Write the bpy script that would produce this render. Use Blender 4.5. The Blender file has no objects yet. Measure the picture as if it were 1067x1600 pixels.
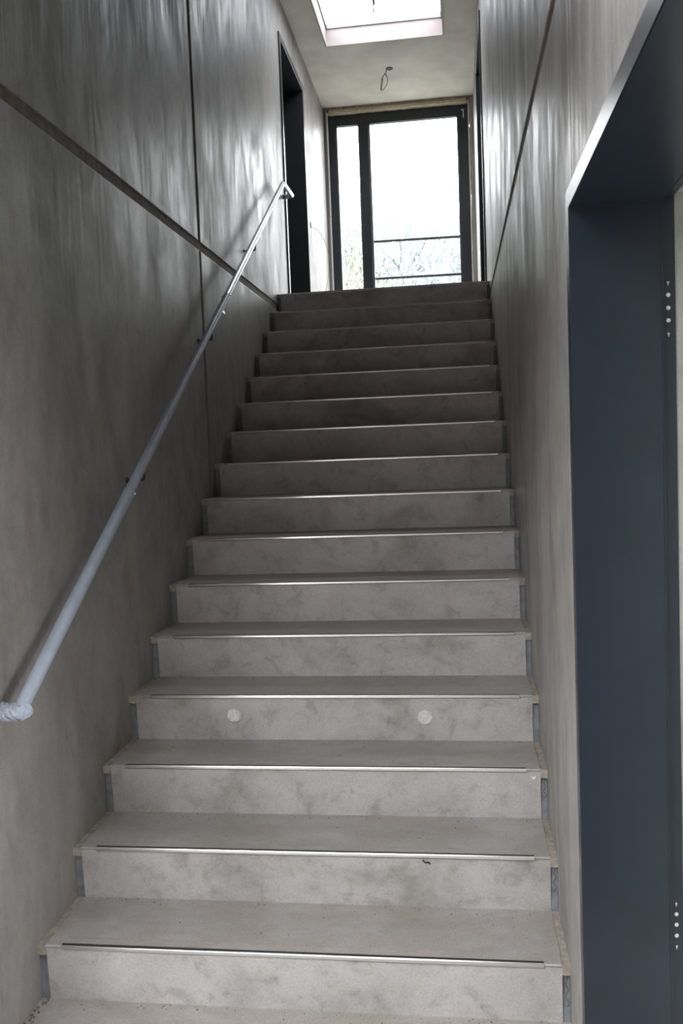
import bpy, bmesh, math, random
from mathutils import Vector, Matrix, noise
random.seed(7)
SC = bpy.context.scene
COL = SC.collection

# ------------------------------------------------------------------ camera
cam = bpy.data.cameras.new('camera')
camo = bpy.data.objects.new('camera', cam); COL.objects.link(camo)
cam.sensor_fit = 'VERTICAL'; cam.sensor_height = 36.0
cam.lens = 1368.53 * 36.0 / 1600.0
cam.clip_start = 0.02; cam.clip_end = 500
RIGHT = (0.990703620, 0.130400667, -0.038755680)
DOWN = (-0.029491020, -0.072243876, -0.996950903)
FWD = (-0.132802923, 0.988825813, -0.067726620)
m = Matrix.Identity(4)
for i in range(3):
    m[i][0] = RIGHT[i]; m[i][1] = -DOWN[i]; m[i][2] = -FWD[i]
m.translation = (1.26396, -2.10816, 1.60984)
camo.matrix_world = m
SC.camera = camo

# ------------------------------------------------------------------ world, exposure
SC.view_settings.view_transform = 'Standard'
SC.view_settings.look = 'None'
SC.view_settings.gamma = 1.0
SC.view_settings.exposure = 4.05
w = bpy.data.worlds.new('sky'); SC.world = w; w.use_nodes = True
bg = w.node_tree.nodes['Background']
bg.inputs[0].default_value = (1.0, 0.985, 1.02, 1)
bg.inputs[1].default_value = 1.0
w.cycles.sampling_method = 'AUTOMATIC'
SC.cycles.max_bounces = 14
SC.cycles.diffuse_bounces = 8
SC.cycles.transparent_max_bounces = 16
SC.cycles.caustics_reflective = False
SC.cycles.caustics_refractive = False
SC.cycles.use_denoising = True

def portal(name, loc, rot, sx, sy):
    l = bpy.data.lights.new(name, 'AREA'); l.shape = 'RECTANGLE'; l.size = sx; l.size_y = sy
    l.cycles.is_portal = True
    o = bpy.data.objects.new(name, l); o.location = loc; o.rotation_euler = rot; COL.objects.link(o)

# main dimensions (metres): x across, y up the stairs, z up
T, H, NS = 0.27346, 0.175, 16
W = 1.510                     # flight width, left edge at x = 0
XL, XR = -0.027, 1.532        # wall faces
ZL = NS * H                   # landing level
ZC = 5.218                    # ceiling
YE = 7.276                    # end wall face
YW = 7.356                    # window frame face
DY0, DY1, DZ = 4.852, 5.938, 4.906       # landing doors, outer edge of the steel frame
BY, BY0, BZ = -0.055, -1.22, 2.168        # front door
JZ0, JZ1 = 2.682, 2.728       # horizontal panel joint
EN = dict(x0=-1.7, x1=-0.8, y=-4.8, z=2.1)   # entrance glazing behind the camera
RL = dict(x0=-3.4, x1=0.7, y0=-3.9, y1=-1.55, z=3.45)   # unseen rooflight, added and shaped to light the lower steps
portal('portal_entrance', ((EN['x0']+EN['x1'])/2, EN['y']+0.0, EN['z']/2), (math.radians(90), 0, 0), EN['x1']-EN['x0'], EN['z'])
portal('portal_window', (0.74, 7.50, 4.0), (math.radians(-90), 0, 0), 1.5, 2.4)
portal('portal_rooflight', ((RL['x0']+RL['x1'])/2, (RL['y0']+RL['y1'])/2, RL['z']+.28), (0, 0, 0), RL['x1']-RL['x0']+.1, RL['y1']-RL['y0']+.1)
portal('portal_skylight', (0.732, 5.19, 5.44), (0, 0, 0), 1.05, 1.4)
portal('portal_room', (4.6, -0.9, 1.5), (0, math.radians(90), 0), 1.6, 2.0)

# ------------------------------------------------------------------ helpers
def tag(o, label=None, cat=None, group=None, kind=None):
    if label: o['label'] = label
    if cat: o['category'] = cat
    if group: o['group'] = group
    if kind: o['kind'] = kind
    return o

def empty(name, loc=(0, 0, 0)):
    o = bpy.data.objects.new(name, None); o.location = loc; COL.objects.link(o)
    o.empty_display_size = 0.1
    return o

def link(name, bm, mat, parent=None, smooth=False):
    me = bpy.data.meshes.new(name)
    bmesh.ops.recalc_face_normals(bm, faces=bm.faces[:])
    bm.to_mesh(me); bm.free()
    me.materials.append(mat)
    if smooth:
        for p in me.polygons: p.use_smooth = True
    o = bpy.data.objects.new(name, me); COL.objects.link(o)
    if parent:
        o.parent = parent
        o.matrix_parent_inverse = Matrix.Translation(parent.matrix_basis.translation).inverted() if parent.type == 'EMPTY' else Matrix.Identity(4)
    return o

def box(bm, x0, x1, y0, y1, z0, z1, bev=0.0):
    vs = [bm.verts.new((x, y, z)) for x in (x0, x1) for y in (y0, y1) for z in (z0, z1)]
    idx = [(0, 1, 3, 2), (4, 6, 7, 5), (0, 4, 5, 1), (2, 3, 7, 6), (0, 2, 6, 4), (1, 5, 7, 3)]
    fs = [bm.faces.new([vs[i] for i in f]) for f in idx]
    if bev > 0:
        es = list({e for f in fs for e in f.edges})
        bmesh.ops.bevel(bm, geom=es, offset=bev, segments=2, profile=0.5, affect='EDGES')

def boxes(name, lst, mat, parent=None, bev=0.0):
    bm = bmesh.new()
    for b in lst: box(bm, *b, bev=bev)
    return link(name, bm, mat, parent)

def tube(bm, pts, r, n=10, cap=True, rfun=None):
    pts = [Vector(p) for p in pts]
    rings = []
    up = None
    for i, p in enumerate(pts):
        t = (pts[min(i+1, len(pts)-1)] - pts[max(i-1, 0)]).normalized()
        if up is None:
            up = Vector((0, 0, 1)) if abs(t.z) < 0.9 else Vector((1, 0, 0))
        a = (up - t * up.dot(t)).normalized(); up = a
        b = t.cross(a)
        ring = []
        for k in range(n):
            th = 2 * math.pi * k / n
            rr = r if rfun is None else rfun(i, th, r)
            ring.append(bm.verts.new(p + (a * math.cos(th) + b * math.sin(th)) * rr))
        rings.append(ring)
    for i in range(len(rings)-1):
        for k in range(n):
            bm.faces.new((rings[i][k], rings[i][(k+1) % n], rings[i+1][(k+1) % n], rings[i+1][k]))
    if cap:
        bm.faces.new(rings[0][::-1]); bm.faces.new(rings[-1])

def rounded(pts, rad, seg=5):
    """polyline with rounded corners"""
    pts = [Vector(p) for p in pts]
    out = [pts[0]]
    for i in range(1, len(pts)-1):
        a, b, c = pts[i-1], pts[i], pts[i+1]
        d0 = (a-b).normalized(); d1 = (c-b).normalized()
        r = min(rad, (a-b).length*0.45, (c-b).length*0.45)
        p0, p1 = b+d0*r, b+d1*r
        for k in range(seg+1):
            t = k/seg
            out.append(p0*(1-t)**2 + b*2*t*(1-t) + p1*t**2)
    out.append(pts[-1])
    return out

def spline(pts, n=8):
    pts = [Vector(p) for p in pts]; out = []
    P = [pts[0]] + pts + [pts[-1]]
    for i in range(1, len(P)-2):
        for k in range(n):
            t = k/n
            p0, p1, p2, p3 = P[i-1], P[i], P[i+1], P[i+2]
            out.append(0.5*((2*p1)+(p2-p0)*t+(2*p0-5*p1+4*p2-p3)*t*t+(3*p1-p0-3*p2+p3)*t**3))
    out.append(pts[-1])
    return out

def disc(bm, c, axis, r, h, n=16, jag=0.0):
    c = Vector(c); ax = Vector(axis).normalized()
    a = ax.orthogonal().normalized(); b = ax.cross(a)
    lo, hi = [], []
    for k in range(n):
        th = 2*math.pi*k/n; rr = r*(1+random.uniform(-jag, jag))
        d = (a*math.cos(th)+b*math.sin(th))*rr
        lo.append(bm.verts.new(c+d)); hi.append(bm.verts.new(c+d*0.93+ax*h))
    for k in range(n):
        bm.faces.new((lo[k], lo[(k+1) % n], hi[(k+1) % n], hi[k]))
    bm.faces.new(hi); bm.faces.new(lo[::-1])

# ------------------------------------------------------------------ materials
class NT:
    def __init__(s, name):
        s.m = bpy.data.materials.new(name); s.m.use_nodes = True
        s.t = s.m.node_tree; s.b = s.t.nodes['Principled BSDF']; s.o = s.t.nodes['Material Output']
        s.pos = s.t.nodes.new('ShaderNodeNewGeometry').outputs['Position']
    def n(s, k): return s.t.nodes.new(k)
    def l(s, a, b): s.t.links.new(a, b)
    def noise(s, scale, mp=(1, 1, 1), detail=5, rough=0.55, dist=0.0):
        mpn = s.n('ShaderNodeMapping'); mpn.inputs['Scale'].default_value = mp
        s.l(s.pos, mpn.inputs['Vector'])
        x = s.n('ShaderNodeTexNoise'); x.inputs['Scale'].default_value = scale
        x.inputs['Detail'].default_value = detail; x.inputs['Roughness'].default_value = rough
        x.inputs['Distortion'].default_value = dist
        s.l(mpn.outputs[0], x.inputs['Vector'])
        return x.outputs['Fac']
    def ramp(s, f, stops):
        r = s.n('ShaderNodeValToRGB'); e = r.color_ramp.elements
        while len(e) < len(stops): e.new(0.5)
        for q, (p, c) in zip(e, stops):
            q.position = p; q.color = (c, c, c, 1) if not hasattr(c, '__len__') else (*c, 1)
        s.l(f, r.inputs[0]); return r.outputs[0]
    def mix(s, mode, fac, a, b):
        x = s.n('ShaderNodeMix'); x.data_type = 'RGBA'; x.blend_type = mode
        if hasattr(fac, 'links'): s.l(fac, x.inputs[0])
        else: x.inputs[0].default_value = fac
        for sock, v in ((x.inputs[6], a), (x.inputs[7], b)):
            if hasattr(v, 'links'): s.l(v, sock)
            elif hasattr(v, '__len__'): sock.default_value = (*v, 1)
            else: sock.default_value = (v, v, v, 1)
        return x.outputs[2]
    def bump(s, f, strength, dist=0.01, prev=None):
        b = s.n('ShaderNodeBump'); b.inputs['Strength'].default_value = strength; b.inputs['Distance'].default_value = dist
        s.l(f, b.inputs['Height'])
        if prev: s.l(prev, b.inputs['Normal'])
        return b.outputs[0]

def simple(name, col, rough=0.5, metal=0.0, var=0.0, scale=20, spec=0.5):
    t = NT(name)
    t.b.inputs['Roughness'].default_value = rough; t.b.inputs['Metallic'].default_value = metal
    t.b.inputs['Specular IOR Level'].default_value = spec
    if var:
        f = t.noise(scale)
        t.l(t.mix('MULTIPLY', 1.0, col, t.ramp(f, [(0.3, 1-var), (0.7, 1+var)])), t.b.inputs['Base Color'])
    else:
        t.b.inputs['Base Color'].default_value = (*col, 1)
    return t.m

def wall_mat(name, col):
    t = NT(name)
    big = t.noise(1.0, (1, 1, 0.8), 7, 0.62, 0.6)
    cloud = t.noise(3.3, (1, 1, 0.5), 6, 0.65, 0.8)
    c2 = t.noise(11, (1, 1, 0.7), 6, 0.7, 0.4)
    streak = t.noise(5.5, (1, 1, 0.10), 7, 0.70, 0.5)
    fine = t.noise(38, (1, 1, 0.06), 4, 0.65, 0.2)
    grain = t.noise(240, (1, 1, 1), 2, 0.6)
    c = t.mix('MULTIPLY', 1.0, col, t.ramp(big, [(0.30, (0.72, 0.72, 0.71)), (0.52, (0.98, 0.98, 0.97)), (0.72, (1.14, 1.13, 1.13))]))
    c = t.mix('MULTIPLY', 0.9, c, t.ramp(cloud, [(0.30, 0.74), (0.5, 1.0), (0.7, 1.10)]))
    c = t.mix('MULTIPLY', 0.6, c, t.ramp(c2, [(0.30, 0.74), (0.5, 1.0), (0.7, 1.12)]))
    c = t.mix('MULTIPLY', 0.40, c, t.ramp(streak, [(0.30, 0.72), (0.5, 1.0), (0.7, 1.10)]))
    c = t.mix('MULTIPLY', 0.15, c, t.ramp(fine, [(0.3, 0.75), (0.6, 1.1)]))
    c = t.mix('MULTIPLY', 0.30, c, t.ramp(grain, [(0.3, 0.65), (0.7, 1.3)]))
    t.l(c, t.b.inputs['Base Color'])
    r = t.mix('MIX', 0.55, t.ramp(fine, [(0.35, 0.32), (0.62, 0.62)]), t.ramp(cloud, [(0.36, 0.66), (0.62, 0.30)]))
    t.l(r, t.b.inputs['Roughness'])
    t.b.inputs['Specular IOR Level'].default_value = 0.16
    b = t.bump(streak, 0.06, 0.02)
    b = t.bump(fine, 0.14, 0.006, b)
    t.l(b, t.b.inputs['Normal'])
    return t.m

def slab_mat(name, col, dust):
    """cast stair concrete: cloudy with darker damp blotches, pin holes, brown dust lying on the upward faces"""
    t = NT(name)
    big = t.noise(2.6, (1, 1, 1.2), 6, 0.62, 0.5)
    mid = t.noise(13, (1, 1, 1), 5, 0.65, 0.6)
    grain = t.noise(160, (1, 1, 1), 3, 0.7)
    c = t.mix('MULTIPLY', 1.0, col, t.ramp(big, [(0.32, (0.66, 0.64, 0.60)), (0.48, (0.95, 0.945, 0.93)), (0.66, (1.10, 1.10, 1.11))]))
    c = t.mix('MULTIPLY', 0.7, c, t.ramp(mid, [(0.32, (0.66, 0.64, 0.59)), (0.47, (1.0, 1.0, 1.0)), (0.7, (1.08, 1.08, 1.08))]))
    c = t.mix('MULTIPLY', 0.45, c, t.ramp(grain, [(0.28, 0.6), (0.5, 1.0), (0.72, 1.2)]))
    geo = t.n('ShaderNodeNewGeometry'); sep = t.n('ShaderNodeSeparateXYZ')
    t.l(geo.outputs['True Normal'], sep.inputs[0])
    up = t.ramp(sep.outputs['Z'], [(0.6, 0.0), (0.9, 1.0)])
    dn = t.ramp(t.noise(5, (1, 2.0, 1), 6, 0.7), [(0.3, 0.35), (0.7, 1.0)])
    du = t.mix('MULTIPLY', 1.0, up, dn)
    dcol = t.mix('MULTIPLY', 0.5, dust, t.ramp(grain, [(0.3, 0.6), (0.7, 1.25)]))
    t.l(t.mix('MIX', du, c, dcol), t.b.inputs['Base Color'])
    t.l(t.ramp(mid, [(0.3, 0.55), (0.7, 0.75)]), t.b.inputs['Roughness'])
    t.b.inputs['Specular IOR Level'].default_value = 0.35
    b = t.bump(mid, 0.12, 0.01); b = t.bump(grain, 0.12, 0.002, b)
    t.l(b, t.b.inputs['Normal'])
    return t.m

M = {}
M['wall'] = wall_mat('fair faced wall concrete', (0.325, 0.312, 0.300))
M['ceiling'] = simple('ceiling concrete', (0.64, 0.64, 0.58), 0.8, var=0.16, scale=2.6)
M['slab'] = slab_mat('stair concrete', (0.470, 0.453, 0.455), (0.345, 0.31, 0.285))
M['mortar'] = simple('joint mortar', (0.345, 0.305, 0.268), 0.9, var=0.3, scale=40)
M['dark_mortar'] = simple('panel joint mortar', (0.19, 0.165, 0.14), 0.9, var=0.3, scale=25)
M['foam'] = simple('grey foam joint strip', (0.21, 0.22, 0.24), 0.8, var=0.25, scale=30)
M['plug'] = simple('plug mortar', (0.66, 0.65, 0.63), 0.85, var=0.18, scale=60)
M['steel_paint'] = simple('anthracite steel paint', (0.0115, 0.0165, 0.0265), 0.31, var=0.12, scale=8)
M['window_paint'] = simple('window frame paint', (0.018, 0.022, 0.028), 0.45, var=0.1, scale=8)
M['bracket'] = simple('dull bracket steel', (0.07, 0.065, 0.06), 0.45, 0.4)
M['steel_paint_lit'] = simple('lit copy of steel paint', (0.021, 0.0245, 0.029), 0.33, var=0.12, scale=8)  # same steel paint lightened, standing in for missing light on the landing frames
M['zinc'] = simple('zinc plated screw', (0.80, 0.80, 0.78), 0.32, 0.9)
M['inox'] = simple('brushed stainless steel', (0.50, 0.485, 0.52), 0.27, 1.0, var=0.06, scale=60)
M['alu'] = simple('aluminium nosing', (0.88, 0.88, 0.88), 0.22, 1.0)
M['black'] = simple('black rubber insert', (0.02, 0.02, 0.02), 0.6)
M['film'] = simple('pale blue protective film', (0.42, 0.47, 0.56), 0.33, var=0.12, scale=14)
M['brown'] = simple('rough brown sealing board', (0.26, 0.19, 0.15), 0.95, var=0.4, scale=50)
M['beige'] = simple('beige sealing board', (0.55, 0.50, 0.38), 0.9, var=0.2, scale=30)
M['white'] = simple('white sealing tape', (0.72, 0.73, 0.73), 0.7, var=0.08, scale=30)
M['curb'] = simple('white skylight curb', (0.42, 0.365, 0.35), 0.6, var=0.05)
M['cable'] = simple('beige cable', (0.30, 0.27, 0.21), 0.6)
M['dark_cable'] = simple('dark cable', (0.03, 0.03, 0.03), 0.5)
M['pencil'] = simple('pencil line', (0.06, 0.06, 0.08), 0.8)
M['render'] = simple('pale room plaster', (0.62, 0.65, 0.62), 0.85, var=0.06, scale=4)
M['grit'] = simple('brown grit', (0.17, 0.13, 0.105), 0.95, var=0.4, scale=90)
M['bark'] = simple('grey bark', (0.17, 0.192, 0.20), 0.9, var=0.3, scale=3)
M['bark_y'] = simple('yellow green twigs', (0.225, 0.23, 0.16), 0.9, var=0.3, scale=3)
M['grass'] = simple('pale gravel', (0.20, 0.195, 0.18), 0.95, var=0.3, scale=1.5)
M['rail_out'] = simple('galvanised guard bar', (0.045, 0.06, 0.062), 0.5)

def glass_mat(name='clear window glass', tint=(0.96, 0.98, 0.97)):
    t = NT(name)
    tr = t.n('ShaderNodeBsdfTransparent'); tr.inputs[0].default_value = (*tint, 1)
    gl = t.n('ShaderNodeBsdfGlossy'); gl.inputs['Roughness'].default_value = 0.02
    lw = t.n('ShaderNodeLayerWeight'); lw.inputs[0].default_value = 0.5
    pw = t.n('ShaderNodeMath'); pw.operation = 'POWER'; t.l(lw.outputs['Facing'], pw.inputs[0]); pw.inputs[1].default_value = 5.0
    fr = t.n('ShaderNodeMath'); fr.operation = 'MULTIPLY_ADD'; t.l(pw.outputs[0], fr.inputs[0])
    fr.inputs[1].default_value = 0.9; fr.inputs[2].default_value = 0.04
    mx = t.n('ShaderNodeMixShader')
    t.l(fr.outputs[0], mx.inputs[0]); t.l(tr.outputs[0], mx.inputs[1]); t.l(gl.outputs[0], mx.inputs[2])
    t.l(mx.outputs[0], t.o.inputs['Surface'])
    t.t.nodes.remove(t.b)
    return t.m
M['glass'] = glass_mat()
M['tinted'] = glass_mat('tinted skylight glass', (0.68, 0.70, 0.71))

# ------------------------------------------------------------------ the setting
def S(o, label, cat): return tag(o, label, cat, kind='structure')

TH = 0.26
yl, yw2 = 2.386, 0.017        # left vertical joint centre, half width
LY0 = -0.40                   # where the left wall ends, beside the entrance lobby
do0, do1, doz = DY0+0.03, DY1-0.03, DZ-0.03   # wall openings behind the frame flanges
S(boxes('wall_left', [
    (XL-TH, XL, LY0, yl-yw2, -0.3, JZ0), (XL-TH, XL, yl+yw2, YE, -0.3, JZ0),
    (XL-TH, XL, LY0, yl-yw2-0.004, JZ1, ZC), (XL-TH, XL, yl+yw2+0.004, do0, JZ1, ZC),
    (XL-TH, XL, do1, YE, JZ1, ZC), (XL-TH, XL, do0, do1, doz, ZC), (XL-TH, XL, do0, do1, JZ1, ZL),
    (XL-TH, XL, -0.75, LY0, 2.72, ZC), (XL-TH, 0.004, YE, YE+0.32, ZL-0.3, ZC)], M['wall'], bev=0.004),
  'left fair-faced concrete panel wall along the stairs, behind the handrail', 'wall')
S(boxes('trim_1', [(XL-0.2, XL-0.005, LY0+0.02, YE-0.02, JZ0-0.01, JZ1+0.01)], M['dark_mortar']),
  'brown mortar joint running level along the left wall', 'joint')
S(boxes('trim_2', [(XL-0.2, XL-0.008, yl-0.035, yl+0.035, 0.0, JZ0-0.012), (XL-0.2, XL-0.008, yl-0.035, yl+0.035, JZ1+0.012, ZC)], M['dark_mortar']),
  'upright recessed joint between panels of the left wall', 'joint')
yr, yrw = 2.30, 0.012
S(boxes('wall_right', [
    (XR, XR+TH, BY-0.025, yr-yrw, -0.3, JZ0), (XR, XR+TH, yr+yrw, YE, -0.3, JZ0),
    (XR, XR+TH, BY0+0.025, BY-0.025, BZ-0.025, JZ0), (XR, XR+TH, -5.0, BY0+0.025, -0.3, JZ0),
    (XR, XR+TH, -5.0, -0.75, JZ0, RL['z']+.1), (XR, XR+TH, -0.75, yr-yrw, JZ1, ZC), (XR, XR+TH, yr+yrw, do0, JZ1, ZC),
    (XR, XR+TH, do1, YE, JZ1, ZC), (XR, XR+TH, do0, do1, doz, ZC), (XR, XR+TH, do0, do1, JZ1, ZL),
    (1.496, XR+TH, YE, YE+0.32, ZL-0.3, ZC)], M['wall'], bev=0.004),
  'right fair-faced concrete panel wall with streaky sheen, beside the stairs', 'wall')
S(boxes('trim_3', [(XR+0.005, XR+0.2, -0.3, YE-0.02, JZ0-0.01, JZ1+0.01)], M['dark_mortar']),
  'brown mortar joint running level along the right wall', 'joint')
S(boxes('trim_4', [(XR+0.007, XR+0.2, yr-0.02, yr+0.02, 0.0, JZ0-0.012), (XR+0.007, XR+0.2, yr-0.02, yr+0.02, JZ1+0.012, ZC)], M['dark_mortar']),
  'thin upright joint between panels of the right wall', 'joint')
SX0, SX1, SY0, SY1 = 0.220, 1.245, 4.50, 5.876
S(boxes('ceiling', [
    (XL-TH, XR+TH, -0.75, SY0-.014, ZC, ZC+0.13), (XL-TH, XR+TH, SY1+.014, YE+0.34, ZC, ZC+0.13),
    (XL-TH, SX0-.014, SY0-.014, SY1+.014, ZC, ZC+0.13), (SX1+.014, XR+TH, SY0-.014, SY1+.014, ZC, ZC+0.13)], M['ceiling']),
  'blotchy concrete ceiling over the top landing', 'ceiling')
S(boxes('wall_front', [(XL-TH, XR+TH, -0.75, -0.50, 2.70, ZC+0.1)], M['wall']), 'concrete wall above the lobby, facing the window', 'wall')
S(boxes('floor', [(-4.2, XR+0.24, -5.0, T+0.25, -0.25, 0.0)], M['slab']), 'dusty concrete floor at the foot of the stairs', 'floor')
S(boxes('landing', [(XL, XR, NS*T+0.26, YE+0.3, ZL-0.22, ZL)], M['slab']), 'concrete landing floor at the top of the stairs', 'floor')
# unseen entrance lobby behind the camera, its rooflight added to light lower steps
S(boxes('ceiling_lobby', [
    (-4.2, XR+TH, -5.0, RL['y0'], RL['z'], RL['z']+.2), (-4.2, XR+TH, RL['y1'], -0.50, RL['z'], RL['z']+.2),
    (-4.2, XL-TH+.003, -0.50, LY0+.26, RL['z'], RL['z']+.2), (-4.2, RL['x0'], RL['y0'], RL['y1'], RL['z'], RL['z']+.2), (RL['x1'], XR+TH, RL['y0'], RL['y1'], RL['z'], RL['z']+.2)], M['ceiling']), 'concrete ceiling over the entrance lobby', 'ceiling')
S(boxes('wall_lobby', [(-4.4, -4.2, -5.0, LY0+.26, 0, RL['z']), (-4.4, XL-TH+0.004, LY0, LY0+.26, 0, RL['z'])], M['wall']), 'concrete wall of the entrance lobby', 'wall')
S(boxes('wall_back', [(-4.4, EN['x0'], -5.0, EN['y'], 0, RL['z']), (EN['x1'], XR+TH, -5.0, EN['y'], 0, RL['z']),
                      (EN['x0'], EN['x1'], -5.0, EN['y'], EN['z'], RL['z'])], M['wall']), 'concrete wall around the glazed entrance', 'wall')
rf = empty('added_rooflight', ((RL['x0']+RL['x1'])/2, (RL['y0']+RL['y1'])/2, RL['z']+.2)); S(rf, 'wide flat rooflight added over the unseen lobby to light the lower steps', 'skylight')
rx0, rx1, ry0, ry1, rz = RL['x0'], RL['x1'], RL['y0'], RL['y1'], RL['z']+.2
boxes('skylight_frame', [(rx0-.06, rx0+.02, ry0-.06, ry1+.06, rz, rz+.06), (rx1-.02, rx1+.06, ry0-.06, ry1+.06, rz, rz+.06),
    (rx0+.02, rx1-.02, ry0-.06, ry0+.02, rz, rz+.06), (rx0+.02, rx1-.02, ry1-.02, ry1+.06, rz, rz+.06)], M['white'], rf)
boxes('pane', [(rx0+.02, rx1-.02, ry0+.02, ry1-.02, rz+.02, rz+.026)], M['glass'], rf)
ent = empty('door_4', ((EN['x0']+EN['x1'])/2, EN['y']-0.15, 0)); S(ent, 'glazed entrance in the lobby, opposite the stairs', 'door')
x0, x1 = EN['x0'], EN['x1']; yy = EN['y']-0.15
boxes('door_frame', [(x0, x0+0.06, yy-.03, yy+.03, 0, EN['z']), (x1-0.06, x1, yy-.03, yy+.03, 0, EN['z']),
      (x0+.06, x1-.06, yy-.03, yy+.03, EN['z']-.06, EN['z']), ((x0+x1)/2-.03, (x0+x1)/2+.03, yy-.03, yy+.03, 0, EN['z']-.06)], M['window_paint'], ent)
boxes('pane', [(x0+.06, (x0+x1)/2-.03, yy-.005, yy+.005, 0.0, EN['z']-.06)], M['glass'], ent)
boxes('pane', [((x0+x1)/2+.03, x1-.06, yy-.005, yy+.005, 0.0, EN['z']-.06)], M['glass'], ent)
# room behind the front door
S(boxes('wall_room', [(XR+TH, 4.7, 0.55, 0.75, 0, 2.65), (XR+TH, 4.7, -2.7, -2.5, 0, 2.65), (4.6, 4.8, -2.5, -1.9, 0, 2.65), (4.6, 4.8, 0.1, 0.55, 0, 2.65),
   (4.6, 4.8, -1.9, 0.1, 0, 0.7), (4.6, 4.8, -1.9, 0.1, 2.3, 2.65)], M['render']), 'pale plastered wall of the room beyond the front doorway', 'wall')
S(boxes('floor_room', [(XR+0.24, 4.8, -2.7, 0.75, -0.25, 0.0)], M['render']), 'pale floor of the room beyond the front doorway', 'floor')
S(boxes('ceiling_room', [(XR+TH, 4.8, -2.7, 0.75, 2.65, 2.8)], M['render']), 'pale ceiling of the room beyond the front doorway', 'ceiling')
S(boxes('ground', [(-60, 80, 7.9, 90, -1.2, -1.0), (-60, 80, -60, -5.0, -1.2, -0.05), (4.8, 80, -5.0, 7.9, -1.2, -0.05)], M['grass']), 'pale gravel ground outside the building', 'ground')

# ------------------------------------------------------------------ window at the end of the landing
FX0, FX1, FZ1, FZ0 = 0.008, 1.478, 5.172, ZL
win = empty('window_1', (0.74, YW, ZL)); S(win, 'tall dark grey framed window with two panes at the top of the stairs', 'window')
PL0, PL1, PR0, PR1, PZ = 0.096, 0.328, 0.448, 1.362, 5.062
boxes('window_frame', [
    (FX0, PL0-.012, YW, YW+.08, FZ0, FZ1), (PR1+.012, FX1, YW, YW+.08, FZ0, FZ1),
    (PL0-.012, PR1+.012, YW, YW+.08, PZ+.014, FZ1), (PL1+.012, PR0-.012, YW-.004, YW+.08, FZ0, PZ+.014),
    (PL0-.012, PR1+.012, YW, YW+.08, FZ0, FZ0+.08)], M['window_paint'], win, bev=0.004)
boxes('sash', [(PL0-.0115, PL0+.004, YW+.012, YW+.07, FZ0+.081, PZ+.013), (PL1-.004, PL1+.0115, YW+.012, YW+.07, FZ0+.081, PZ+.013),
               (PL0+.004, PL1-.004, YW+.012, YW+.07, PZ, PZ+.013)], M['window_paint'], win)
boxes('sash', [(PR0-.0115, PR0+.002, YW+.012, YW+.07, FZ0+.081, PZ+.013), (PR1-.002, PR1+.0115, YW+.012, YW+.07, FZ0+.081, PZ+.013),
               (PR0+.002, PR1-.002, YW+.012, YW+.07, PZ, PZ+.013)], M['window_paint'], win)
boxes('pane', [(PL0, PL1, YW+.036, YW+.042, FZ0+.08, PZ)], M['glass'], win)
boxes('pane', [(PR0, PR1, YW+.036, YW+.042, FZ0+.08, PZ)], M['glass'], win)
hb = boxes('hinge', [(1.425, 1.436, YW-.012, YW, 5.03, 5.115), (1.408, 1.436, YW-.012, YW, 5.105, 5.115)], M['white'], win)
hb['label'] = 'pale metal corner hinge'
boxes('lock', [(0.381, 0.397, YW-.016, YW-.004, 3.85, 3.92)], M['black'], win)
S(boxes('wall_end', [(FX0-.04, FX1+.04, YE+.06, YE+.32, FZ1+.002, ZC)], M['ceiling']), 'concrete lintel above the tall window', 'wall')
def rough_strip(name, x0, x1, y0, y1, z0, z1, mat, ax, label):
    bm = bmesh.new(); n = 40
    L = (x1-x0) if ax == 0 else (z1-z0)
    rings = []
    for i in range(n+1):
        f = i/n
        j = [random.uniform(-1, 1)*0.0035 for _ in range(4)]
        if ax == 0:
            x = x0+f*L
            q = [(x, y0+j[0], z0+j[1]), (x, y1, z0+j[1]), (x, y1, z1), (x, y0+j[2], z1)]
        else:
            z = z0+f*L
            q = [(x0+j[0], y0+j[1], z), (x1+j[2], y0+j[3], z), (x1+j[2], y1, z), (x0+j[0], y1, z)]
        rings.append([bm.verts.new(v) for v in q])
    for i in range(n):
        for k in range(4):
            bm.faces.new((rings[i][k], rings[i][(k+1) % 4], rings[i+1][(k+1) % 4], rings[i+1][k]))
    bm.faces.new(rings[0]); bm.faces.new(rings[-1])
    return S(link(name, bm, mat), label, 'trim')
rough_strip('trim_5', XL+.006, XR-.01, YE-.012, YE+.06, 5.197, ZC-.001, M['brown'], 0, 'rough brown strip above the tall window, under the ceiling')
rough_strip('trim_6', FX0+.02, FX1-.02, YE+.002, YW-.002, 5.165, 5.197, M['beige'], 0, 'beige board strip resting on top of the tall window frame')
rough_strip('trim_7', XL+.016, -.008, YE-.004, YE+.06, ZL, 5.18, M['brown'], 2, 'rough brown strip down the left side of the tall window')
rough_strip('trim_8', 1.488, 1.512, YE+.008, YE+.07, ZL, 5.18, M['brown'], 2, 'rough brown strip down the right side of the tall window')
S(boxes('trim_9', [(0.0-.004, FX0+.002, YE+.012, YW+.03, ZL, 5.19)], M['white']), 'white sealing strip along the left edge of the window frame', 'trim')
S(boxes('trim_10', [(FX1-.002, FX1+.010, YE+.02, YW+.03, ZL, 5.19)], M['white']), 'white sealing strip along the right edge of the window frame', 'trim')

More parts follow.
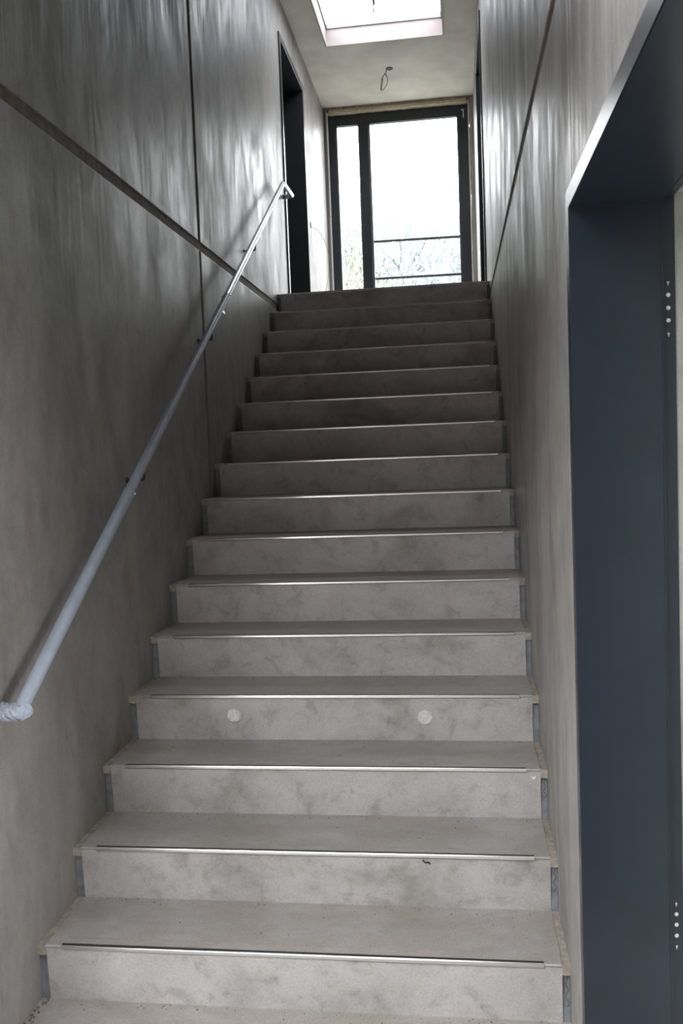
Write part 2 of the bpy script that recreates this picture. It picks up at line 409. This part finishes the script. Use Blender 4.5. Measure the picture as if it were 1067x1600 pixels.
for i, (za, lab) in enumerate([(3.862, 'upper grey guard bar outside the wide window pane'), (3.468, 'lower grey guard bar outside the wide window pane')]):
    g = empty('guard_bar', (0.9, 7.5, za)); tag(g, lab, 'guard bar', 'guard bars outside the window')
    bm = bmesh.new(); tube(bm, [(0.36, 7.5, za+.004), (1.46, 7.5, za-.006)], 0.0145, 10); link('bar', bm, M['rail_out'], g, True)
    for xx in (0.385, 1.43):
        boxes('bracket', [(xx-.014, xx+.014, YW+.08, 7.5, za-.012, za+.008)], M['rail_out'], g)

# ------------------------------------------------------------------ skylight
sk = empty('window_2', (0.73, 5.25, ZC)); S(sk, 'bright square skylight with white curb in the ceiling', 'skylight')
CT = 5.362
e = .014
boxes('curb', [(SX0-e, SX0, SY0-e, SY1+e, ZC-.004, CT), (SX1, SX1+e, SY0-e, SY1+e, ZC-.004, CT),
               (SX0, SX1, SY0-e, SY0, ZC-.004, CT), (SX0, SX1, SY1, SY1+e, ZC-.004, CT)], M['curb'], sk)
boxes('skylight_frame', [(SX0-.05, SX0+.012, SY0-.05, SY1+.05, CT, CT+.05), (SX1-.012, SX1+.05, SY0-.05, SY1+.05, CT, CT+.05),
               (SX0+.012, SX1-.012, SY0-.05, SY0+.012, CT, CT+.05), (SX0+.012, SX1-.012, SY1-.012, SY1+.05, CT, CT+.05)],
      simple('grey skylight frame', (0.40, 0.44, 0.46), 0.5), sk)
boxes('pane', [(SX0+.012, SX1-.012, SY0+.012, SY1-.012, CT+.02, CT+.026)], M['tinted'], sk)

# ------------------------------------------------------------------ steel door frames
def door_frame(name, xf, sgn, y0, y1, z0, z1, label, flange=.045, proud=.012, depth=.25, leaf=True, paint='steel_paint_lit'):
    """frame swept round jamb, header, jamb; xf wall face, sgn = direction into the wall"""
    root = empty(name, (xf, (y0+y1)/2, z0)); S(root, label, 'door')
    d = lambda q: xf + sgn*q
    # profile: (inset from the outer edge, depth)
    rb = depth-.030
    prof = [(0, 0.03), (0, -proud+.002), (.002, -proud), (flange-.002, -proud), (flange, -proud+.002), (flange, rb),
            (flange-.016, rb), (flange-.016, depth), (0.0, depth)]
    bm = bmesh.new(); rings = []
    for path in range(4):
        ring = []
        for (i, q) in prof:
            yy = (y0+i) if path < 2 else (y1-i)
            zz = z0 if path in (0, 3) else z1-i
            ring.append(bm.verts.new((d(q), yy, zz)))
        rings.append(ring)
    for a in range(3):
        for k in range(len(prof)-1):
            bm.faces.new((rings[a][k], rings[a][k+1], rings[a+1][k+1], rings[a+1][k]))
    link('door_frame', bm, M[paint], root)
    bm = bmesh.new()   # raised line where the rebate lip folds
    lx0, lx1 = sorted((d(rb-.003), d(rb+.0)))
    box(bm, lx0, lx1, y1-flange-.0012, y1-flange+.001, z0, z1-flange)
    box(bm, lx0, lx1, y0+flange-.001, y0+flange+.0012, z0, z1-flange)
    box(bm, lx0, lx1, y0+flange, y1-flange, z1-flange-.0012, z1-flange+.001)
    link('rebate_edge', bm, M[paint], root)
    if leaf:
        bm = bmesh.new(); a, b = sorted((d(depth-.050), d(depth-.006)))
        box(bm, a, b, y0+flange-.013, y1-flange+.013, z0+.006, z1-flange+.013, .003)
        lf = link('door_leaf', bm, M[paint], root)
        bm = bmesh.new(); hx = d(depth-.050)
        tube(bm, rounded([(hx, y0+.11, z0+1.05), (hx-sgn*.05, y0+.11, z0+1.05), (hx-sgn*.05, y0+.24, z0+1.05)], .012), .009, 8)
        link('door_handle', bm, M['inox'], lf, True)
    return root
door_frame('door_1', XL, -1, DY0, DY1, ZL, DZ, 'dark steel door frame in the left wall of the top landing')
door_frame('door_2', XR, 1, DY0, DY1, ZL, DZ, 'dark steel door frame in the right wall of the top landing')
bd = door_frame('door_3', XR, 1, BY0, BY, 0.0, BZ, 'large dark blue steel door frame nearest, in the right wall', depth=.215, leaf=False, paint='steel_paint')
# fixing screws on the rebate strip of the far jamb
yj = BY-.045+.016
for zs in ([1.953, 1.926, 1.898, 1.871, 1.842], [.548, .523, .498, .472, .446]):
    for i, z in enumerate(zs):
        small = i in (0, 4)
        bm = bmesh.new(); xs = XR+.1995
        disc(bm, (xs, yj, z), (0, -1, 0), .0024 if small else .0048, .0022, 14)
        if small:
            box(bm, xs-.0008, xs+.0008, yj-.002, yj, z-.0065, z)
        else:
            disc(bm, (xs, yj-.0021, z), (0, -1, 0), .0024, .0016, 10)
        s_ = link('screw', bm, M['zinc'], bd)
        s_['label'] = 'small zinc screw' if small else 'round zinc screw head'

# ------------------------------------------------------------------ the stairs
st = empty('staircase', (W/2, T, 0)); tag(st, 'straight concrete staircase of sixteen steps rising between two concrete walls', 'staircase')
BAT = 0.014   # the riser leans back towards its foot
def step_mesh(k):
    y0, z1, z0 = k*T, k*H, (k-1)*H
    y1 = y0+T+BAT+.002 if k < NS else y0+.262
    bm = bmesh.new()
    prof = [(y0+BAT, z0-.0), (y0+.004, z1-.010), (y0, z1-.004), (y0+.004, z1), (y1, z1), (y1, z0-.10), (y0+BAT+.08, z0-.10), (y0+BAT, z0-.002)]
    nx = 24; rings = []
    for i in range(nx+1):
        x = W*i/nx
        j = 0.0012*(noise.noise((x*3, k*2.7, 1.3)))
        rings.append([bm.verts.new((x, y+(j if q < 4 else 0), z)) for q, (y, z) in enumerate(prof)])
    n = len(prof)
    for i in range(nx):
        for q in range(n):
            bm.faces.new((rings[i][q], rings[i][(q+1) % n], rings[i+1][(q+1) % n], rings[i+1][q]))
    bm.faces.new(rings[0]); bm.faces.new(rings[-1])
    return bm
ends = {1: (.050, 1.461), 2: (.052, 1.462), 3: (.055, 1.463), 4: (.06, 1.464), 5: (.07, 1.466), 6: (.06, 1.466), 7: (.06, 1.46)}
for k in range(1, NS+1):
    s = link('step', step_mesh(k), M['slab'], st)
    y0, z1, z0 = k*T, k*H, (k-1)*H
    a, b = ends.get(k, (.05, 1.47))
    # metal nosing with a dark line behind it
    bm = bmesh.new()
    pr = [(y0-.0008, z1-.0105), (y0-.0024, z1-.008), (y0-.0022, z1-.001), (y0-.001, z1+.0008), (y0+.003, z1+.0010), (y0+.003, z1-.004), (y0+.004, z1-.012)]
    n = 30; rings = []
    for i in range(n+1):
        x = a+(b-a)*i/n; j = .0009*noise.noise((x*2.2, k*1.9, 0))
        rings.append([bm.verts.new((x, y+j, z+j*.6)) for y, z in pr])
    for i in range(n):
        for q in range(len(pr)):
            bm.faces.new((rings[i][q], rings[i][(q+1) % len(pr)], rings[i+1][(q+1) % len(pr)], rings[i+1][q]))
    bm.faces.new(rings[0]); bm.faces.new(rings[-1])
    ns = link('nosing_strip', bm, M['alu'], s); ns['label'] = 'shiny metal nosing strip'
    bm = bmesh.new(); box(bm, a, b, y0+.0032, y0+.0125, z1-.004, z1+.0012)
    link('nosing_insert', bm, M['black'], s)
    bm = bmesh.new(); box(bm, a, b, y0+.044, y0+.0465, z1-.004, z1+.0006)
    link('nosing_edge', bm, M['mortar'], s)
    # joint between flight and wall: mortar on the tread, grey foam in front of the riser
    for (xa, xb) in ((XL, 0.0), (W, XR)):
        bm = bmesh.new(); n = 14; rings = []
        ye = y0+T+BAT if k < NS else y0+.26
        for i in range(n+1):
            y = y0-.001+(ye-y0)*i/n; h = z1-.003+.0035*noise.noise((y*23, xa*9+k, 0))
            rings.append([bm.verts.new(v) for v in ((xa, y, h+.001), (xb, y, h), (xb, y, z1-.03), (xa, y, z1-.03))])
        for i in range(n):
            for q in range(4):
                bm.faces.new((rings[i][q], rings[i][(q+1) % 4], rings[i+1][(q+1) % 4], rings[i+1][q]))
        bm.faces.new(rings[0]); bm.faces.new(rings[-1])
        # lumps at the top and the foot of the riser
        for zz, hh in ((z1-.013, .020), (z0+.010, .018)):
            yc = y0+.006+(BAT if zz < z1-.05 else 0)
            box(bm, xa, xb, yc, yc+.03, zz-hh/2, zz+hh/2, .006)
        jf = link('joint_filler', bm, M['mortar'], s); jf['label'] = 'beige mortar joint beside the wall'
        bm = bmesh.new()
        box(bm, xa, xb, y0+.015, y0+.06, z0-.01, z1-.016, .002)
        fs = link('foam_strip', bm, M['foam'], s); fs['label'] = 'grey foam strip in the joint'
    if k in (4, 13):
        for (px, pz) in (((.387, .619-.614), (1.116, .612-.614)) if k == 4 else ((.399, .002), (1.112, -.006))):
            bm = bmesh.new(); zz = (k-1)*H+.092+pz
            random.seed(k*10+int(px*10))
            fy = y0+BAT*(1-(zz-z0)/H)
            disc(bm, (px, fy-.0005, zz), (0, -1, 0), .027, .003, 22, .05)
            pg = link('plug', bm, M['plug'] if k == 4 else simple('dusty plug mortar', (.52, .50, .47), .85, var=.1, scale=60), s)
            pg['label'] = 'round pale mortar plug in the riser'
            bm = bmesh.new(); disc(bm, (px+.003, fy+.004, zz+.001), (0, -1, 0), .0325, .0046, 24, .06)
            link('plug_rim', bm, M['slab'], s)
    if k in (1, 2, 3):
        bm = bmesh.new(); pts = []
        for i in range(26):
            f = i/25
            pts.append((W+.013+.005*math.sin(f*15+k)*(.4+f*.6), y0+.0145, z1-.04-f*(.075 if k != 1 else .09)))
        tube(bm, pts, .0009, 5); sq = link('pencil_mark', bm, M['pencil'], s)
        sq['label'] = 'wavy dark line on the foam'
    if k == 3:
        bm = bmesh.new(); vs = [bm.verts.new((1.487+dx, y0+.0015+.002*q, z1-.028+dz)) for q in (0, 1) for dx, dz in ((-.012, .003), (-.003, -.001), (.009, .006), (.006, -.006), (-.001, -.010))]
        bm.faces.new(vs[:5]); bm.faces.new(vs[5:])
        for q in range(5): bm.faces.new((vs[q], vs[(q+1) % 5], vs[5+(q+1) % 5], vs[5+q]))
        link('chip', bm, M['white'], s)['label'] = 'small white chip near the right end'
    if k == 2:
        bm = bmesh.new(); tube(bm, spline([(1.12, y0+.0015, z1-.018), (1.128, y0+.0015, z1-.026), (1.136, y0+.001, z1-.024), (1.143, y0+.001, z1-.030)], 4), .0022, 6)
        link('scuff', bm, M['black'], s)['label'] = 'short dark scuff mark'

# grit lying along the back of the treads
bm = bmesh.new(); random.seed(3)
for k in range(0, 10):
    yb = (k+1)*T+BAT
    for i in range(70 if k < 5 else 30):
        x = random.uniform(0.02, W-.02)
        y = yb-.006-abs(random.gauss(0, .022)) if random.random() < .8 else yb-random.uniform(.03, .2)
        r = random.uniform(.0008, .0024)
        bmesh.ops.create_icosphere(bm, subdivisions=1, radius=r, matrix=Matrix.Translation((x, y, k*H+r*.5)) @ Matrix.Diagonal((random.uniform(.7, 1.5), random.uniform(.7, 1.5), .7, 1)))
for i in range(60):
    y = random.uniform(.10, .285); r = random.uniform(.0012, .004)
    bmesh.ops.create_icosphere(bm, subdivisions=1, radius=r, matrix=Matrix.Translation((random.uniform(-.024, .0), y, r*.5)))
tag(link('grit', bm, M['grit']), 'brown grit and mortar crumbs lying on the treads', 'grit', kind='stuff')

# ------------------------------------------------------------------ handrail
hr = empty('handrail', (0.045, 0.14, 0)); tag(hr, 'round steel handrail on the left wall, lower half in blue film', 'handrail')
RX = 0.045; A = Vector((RX, 0.135, 0.934)); Bp = Vector((RX, 4.43, 3.616))
def rail_at(y): return A+(Bp-A)*((y-A.y)/(Bp.y-A.y))
R0 = .0175
path = [(XL, .135, .934), tuple(A), tuple(Bp), (RX, 4.79, 3.622), (XL, 4.79, 3.622)]
bm = bmesh.new(); tube(bm, rounded(path, .022, 5), R0, 16)
link('rail', bm, M['inox'], hr, True)
for y in (1.198, 2.277, 3.383):
    p = rail_at(y)
    bm = bmesh.new()
    zc = p.z-.064
    pts = [(XL, y, zc), (RX, y, zc), (RX, y, p.z-.015)]
    tube(bm, rounded(pts, .004, 2), .0050, 8)
    br = link('bracket', bm, M['bracket'], hr); br['label'] = 'dark angled rail bracket'
    bm = bmesh.new(); disc(bm, (XL, y, zc), (1, 0, 0), .012, .004, 18)
    link('rosette', bm, M['bracket'], br)
def wrap(y0, y1, ra, rb, seed, amp, name, label):
    bm = bmesh.new(); n = int((y1-y0)/.02); pts = [rail_at(y0+(y1-y0)*i/n) for i in range(n+1)]
    def rf(i, th, r):
        f = i/n; base = ra+(rb-ra)*f
        tw = th+f*(y1-y0)*3.2
        v = noise.noise((math.cos(tw)*1.1+seed, math.sin(tw)*1.1, f*(y1-y0)*2.0))
        ridge = max(0, math.cos(tw*1.0))**10
        return base+amp*v+amp*1.2*ridge
    tube(bm, pts, ra, 20, False, rf)
    o = link(name, bm, M['film'], hr, True); o['label'] = label
    return o
wrap(.125, 1.03, .0205, .0215, 2.1, .0016, 'film_wrap', 'thick bluish film wrapped round the lower rail')
wrap(1.00, 2.62, .0190, .0185, 5.3, .0008, 'film_wrap', 'thin bluish film on the middle of the rail')
# crumpled film round the lower return to the wall
bm = bmesh.new()
pts = spline([(XL-.0+.001, .132, .930), (-.005, .130, .929), (.02, .128, .929), (RX+.006, .130, .932), (RX+.012, .136, .922)], 5)
random.seed(5)
tube(bm, pts, .027, 14, True, lambda i, th, r: r*(0.92+.30*noise.noise((i*.9, math.cos(th)*2.2, math.sin(th)*2.2))))
link('film_bunch', bm, M['film'], hr)['label'] = 'crumpled film bunched round the lower end'
for y, dx, dz in ((2.62, .030, .006), (2.60, -.034, .012), (2.45, .027, -.016), (1.02, .026, -.004)):
    bm = bmesh.new(); p = rail_at(y)
    a = bm.verts.new(p+Vector((dx*.55, -.02, dz*.4))); b = bm.verts.new(p+Vector((dx*.55, .03, dz*.4+.012))); c = bm.verts.new(p+Vector((dx, .012, dz)))
    d = bm.verts.new(p+Vector((dx*.6, .006, dz*.5-.004)))
    bm.faces.new((a, b, c)); bm.faces.new((a, c, d)); bm.faces.new((b, d, c)); bm.faces.new((a, d, b))
    link('film_flap', bm, M['film'], hr)['label'] = 'torn loose tip of film'

# ------------------------------------------------------------------ wiring
def outlet(name, c, axis, r, label):
    root = empty(name, c); tag(root, label, 'outlet')
    bm = bmesh.new(); disc(bm, c, axis, r, .006, 22); link('box', bm, M['black'], root)
    return root
co = outlet('ceiling_outlet', (.735, 6.454, ZC), (0, 0, -1), .034, 'round black ceiling outlet with looped cable, between skylight and window')
cx, cy = .735-.028, 6.445
bm = bmesh.new()
tube(bm, spline([(cx+.004, cy, ZC), (cx-.006, cy, ZC-.04), (cx-.040, cy+.01, ZC-.075), (cx-.050, cy, ZC-.13), (cx-.058, cy-.004, ZC-.185), (cx-.052, cy, ZC-.20)], 6), .0045, 8)
tube(bm, spline([(cx-.010, cy+.005, ZC-.05), (cx+.006, cy, ZC-.085), (cx+.008, cy, ZC-.125), (cx-.010, cy, ZC-.165), (cx-.032, cy, ZC-.190), (cx-.052, cy, ZC-.195), (cx-.048, cy+.006, ZC-.14), (cx-.034, cy, ZC-.09)], 6), .004, 8)
link('cable', bm, M['cable'], co, True)
hc = empty('hanging_cable', (.775, 4.30, ZC)); tag(hc, 'short dark cable hanging from the ceiling in front of the skylight', 'cable')
bm = bmesh.new(); tube(bm, spline([(.768, 4.30, ZC), (.771, 4.30, ZC-.25), (.773, 4.302, ZC-.46)], 8), .0075, 8); link('cable', bm, M['dark_cable'], hc, True)
bm = bmesh.new(); tube(bm, spline([(.773, 4.302, ZC-.455), (.772, 4.303, ZC-.49), (.766, 4.303, ZC-.525)], 4), .004, 6); link('wire_end', bm, M['cable'], hc, True)
wo = outlet('wall_outlet', (XL, 6.12, 3.735), (1, 0, 0), .030, 'small black wall outlet with thin drooping wire, left of the window')
bm = bmesh.new(); tube(bm, spline([(XL+.002, 6.13, 3.725), (XL+.03, 6.40, 3.745), (XL+.05, 6.72, 3.70), (XL+.055, 6.90, 3.60), (XL+.055, 6.88, 3.46), (XL+.05, 6.62, 3.22), (XL+.04, 6.40, 2.82)], 10), .0022, 6)
link('wire', bm, M['dark_cable'], wo, True)

# ------------------------------------------------------------------ bare trees outside
def branch(bm, p, d, L, r, depth, rng, droop):
    n = 4; pts = [p]; q = p.copy(); dd = d.copy()
    for i in range(n):
        dd = (dd+Vector((rng.gauss(0, .10), rng.gauss(0, .10), rng.gauss(.03, .07)-droop))).normalized()
        q = q+dd*(L/n); pts.append(q.copy())
    m_ = len(pts)-1
    tube(bm, pts, r, 5 if depth > 2 else 3, False, lambda i, th, rr: rr*(1-.55*i/m_))
    if depth == 0: return
    nb = {5: 7, 4: 6, 3: 6, 2: 5, 1: 4}[depth]
    for k in range(nb):
        f = rng.uniform(.30, 1.0); ii = min(int(f*m_), m_-1); b = pts[ii].lerp(pts[ii+1], f*m_-ii)
        ax = dd.orthogonal().normalized(); ax.rotate(Matrix.Rotation(rng.uniform(0, 6.28), 3, dd))
        nd = (dd+ax*rng.uniform(.45, .95)).normalized()
        branch(bm, b, nd, L*rng.uniform(.5, .72), max(r*.5, .006), depth-1, rng, droop)
def tree(x, y, h, seed, label, mat, droop=0.0, depth=4, zb=-1.0):
    rng = random.Random(seed); root = empty('bare_tree', (x, y, zb)); tag(root, label, 'tree', 'bare trees beyond the window')
    bm = bmesh.new(); th = h*.34
    tube(bm, [(x, y, zb), (x+.05, y, zb+th*.5), (x+rng.uniform(-.15, .15), y, zb+th)], h*.018, 8, False); link('trunk', bm, mat, root)
    bm = bmesh.new()
    for k in range(7):
        a = k*.9+rng.uniform(-.3, .3); s_ = rng.uniform(.15, .75)
        d = Vector((math.cos(a)*s_, math.sin(a)*s_, 1)).normalized()
        branch(bm, Vector((x, y, zb+th*rng.uniform(.72, 1.0))), d, h*rng.uniform(.26, .36), h*.008, depth, rng, droop)
    link('branches', bm, mat, root)
tree(-0.7, 17.0, 10.3, 11, 'bare grey tree leaning into the wide pane, behind the mullion', M['bark'])
tree(1.9, 19.0, 8.9, 12, 'bare grey tree behind the right half of the wide pane', M['bark'])
tree(0.6, 23.0, 9.3, 13, 'bare grey tree farthest off in the middle of the wide pane', M['bark'])
tree(-2.1, 16.0, 8.4, 14, 'bare yellowish tree behind the narrow left pane', M['bark_y'])
tree(-0.9, 14.0, 6.6, 16, 'low yellowish bare tree at the foot of the narrow pane', M['bark_y'])
tree(2.6, 22.0, 8.6, 18, 'bare grey tree at the right edge of the wide pane', M['bark'])
tree(-0.1, 21.0, 7.9, 17, 'low bare tree at the foot of the wide pane, beside the mullion', M['bark'])
tree(0.9, 15.0, 6.9, 15, 'low bare tree behind the two guard bars', M['bark'])
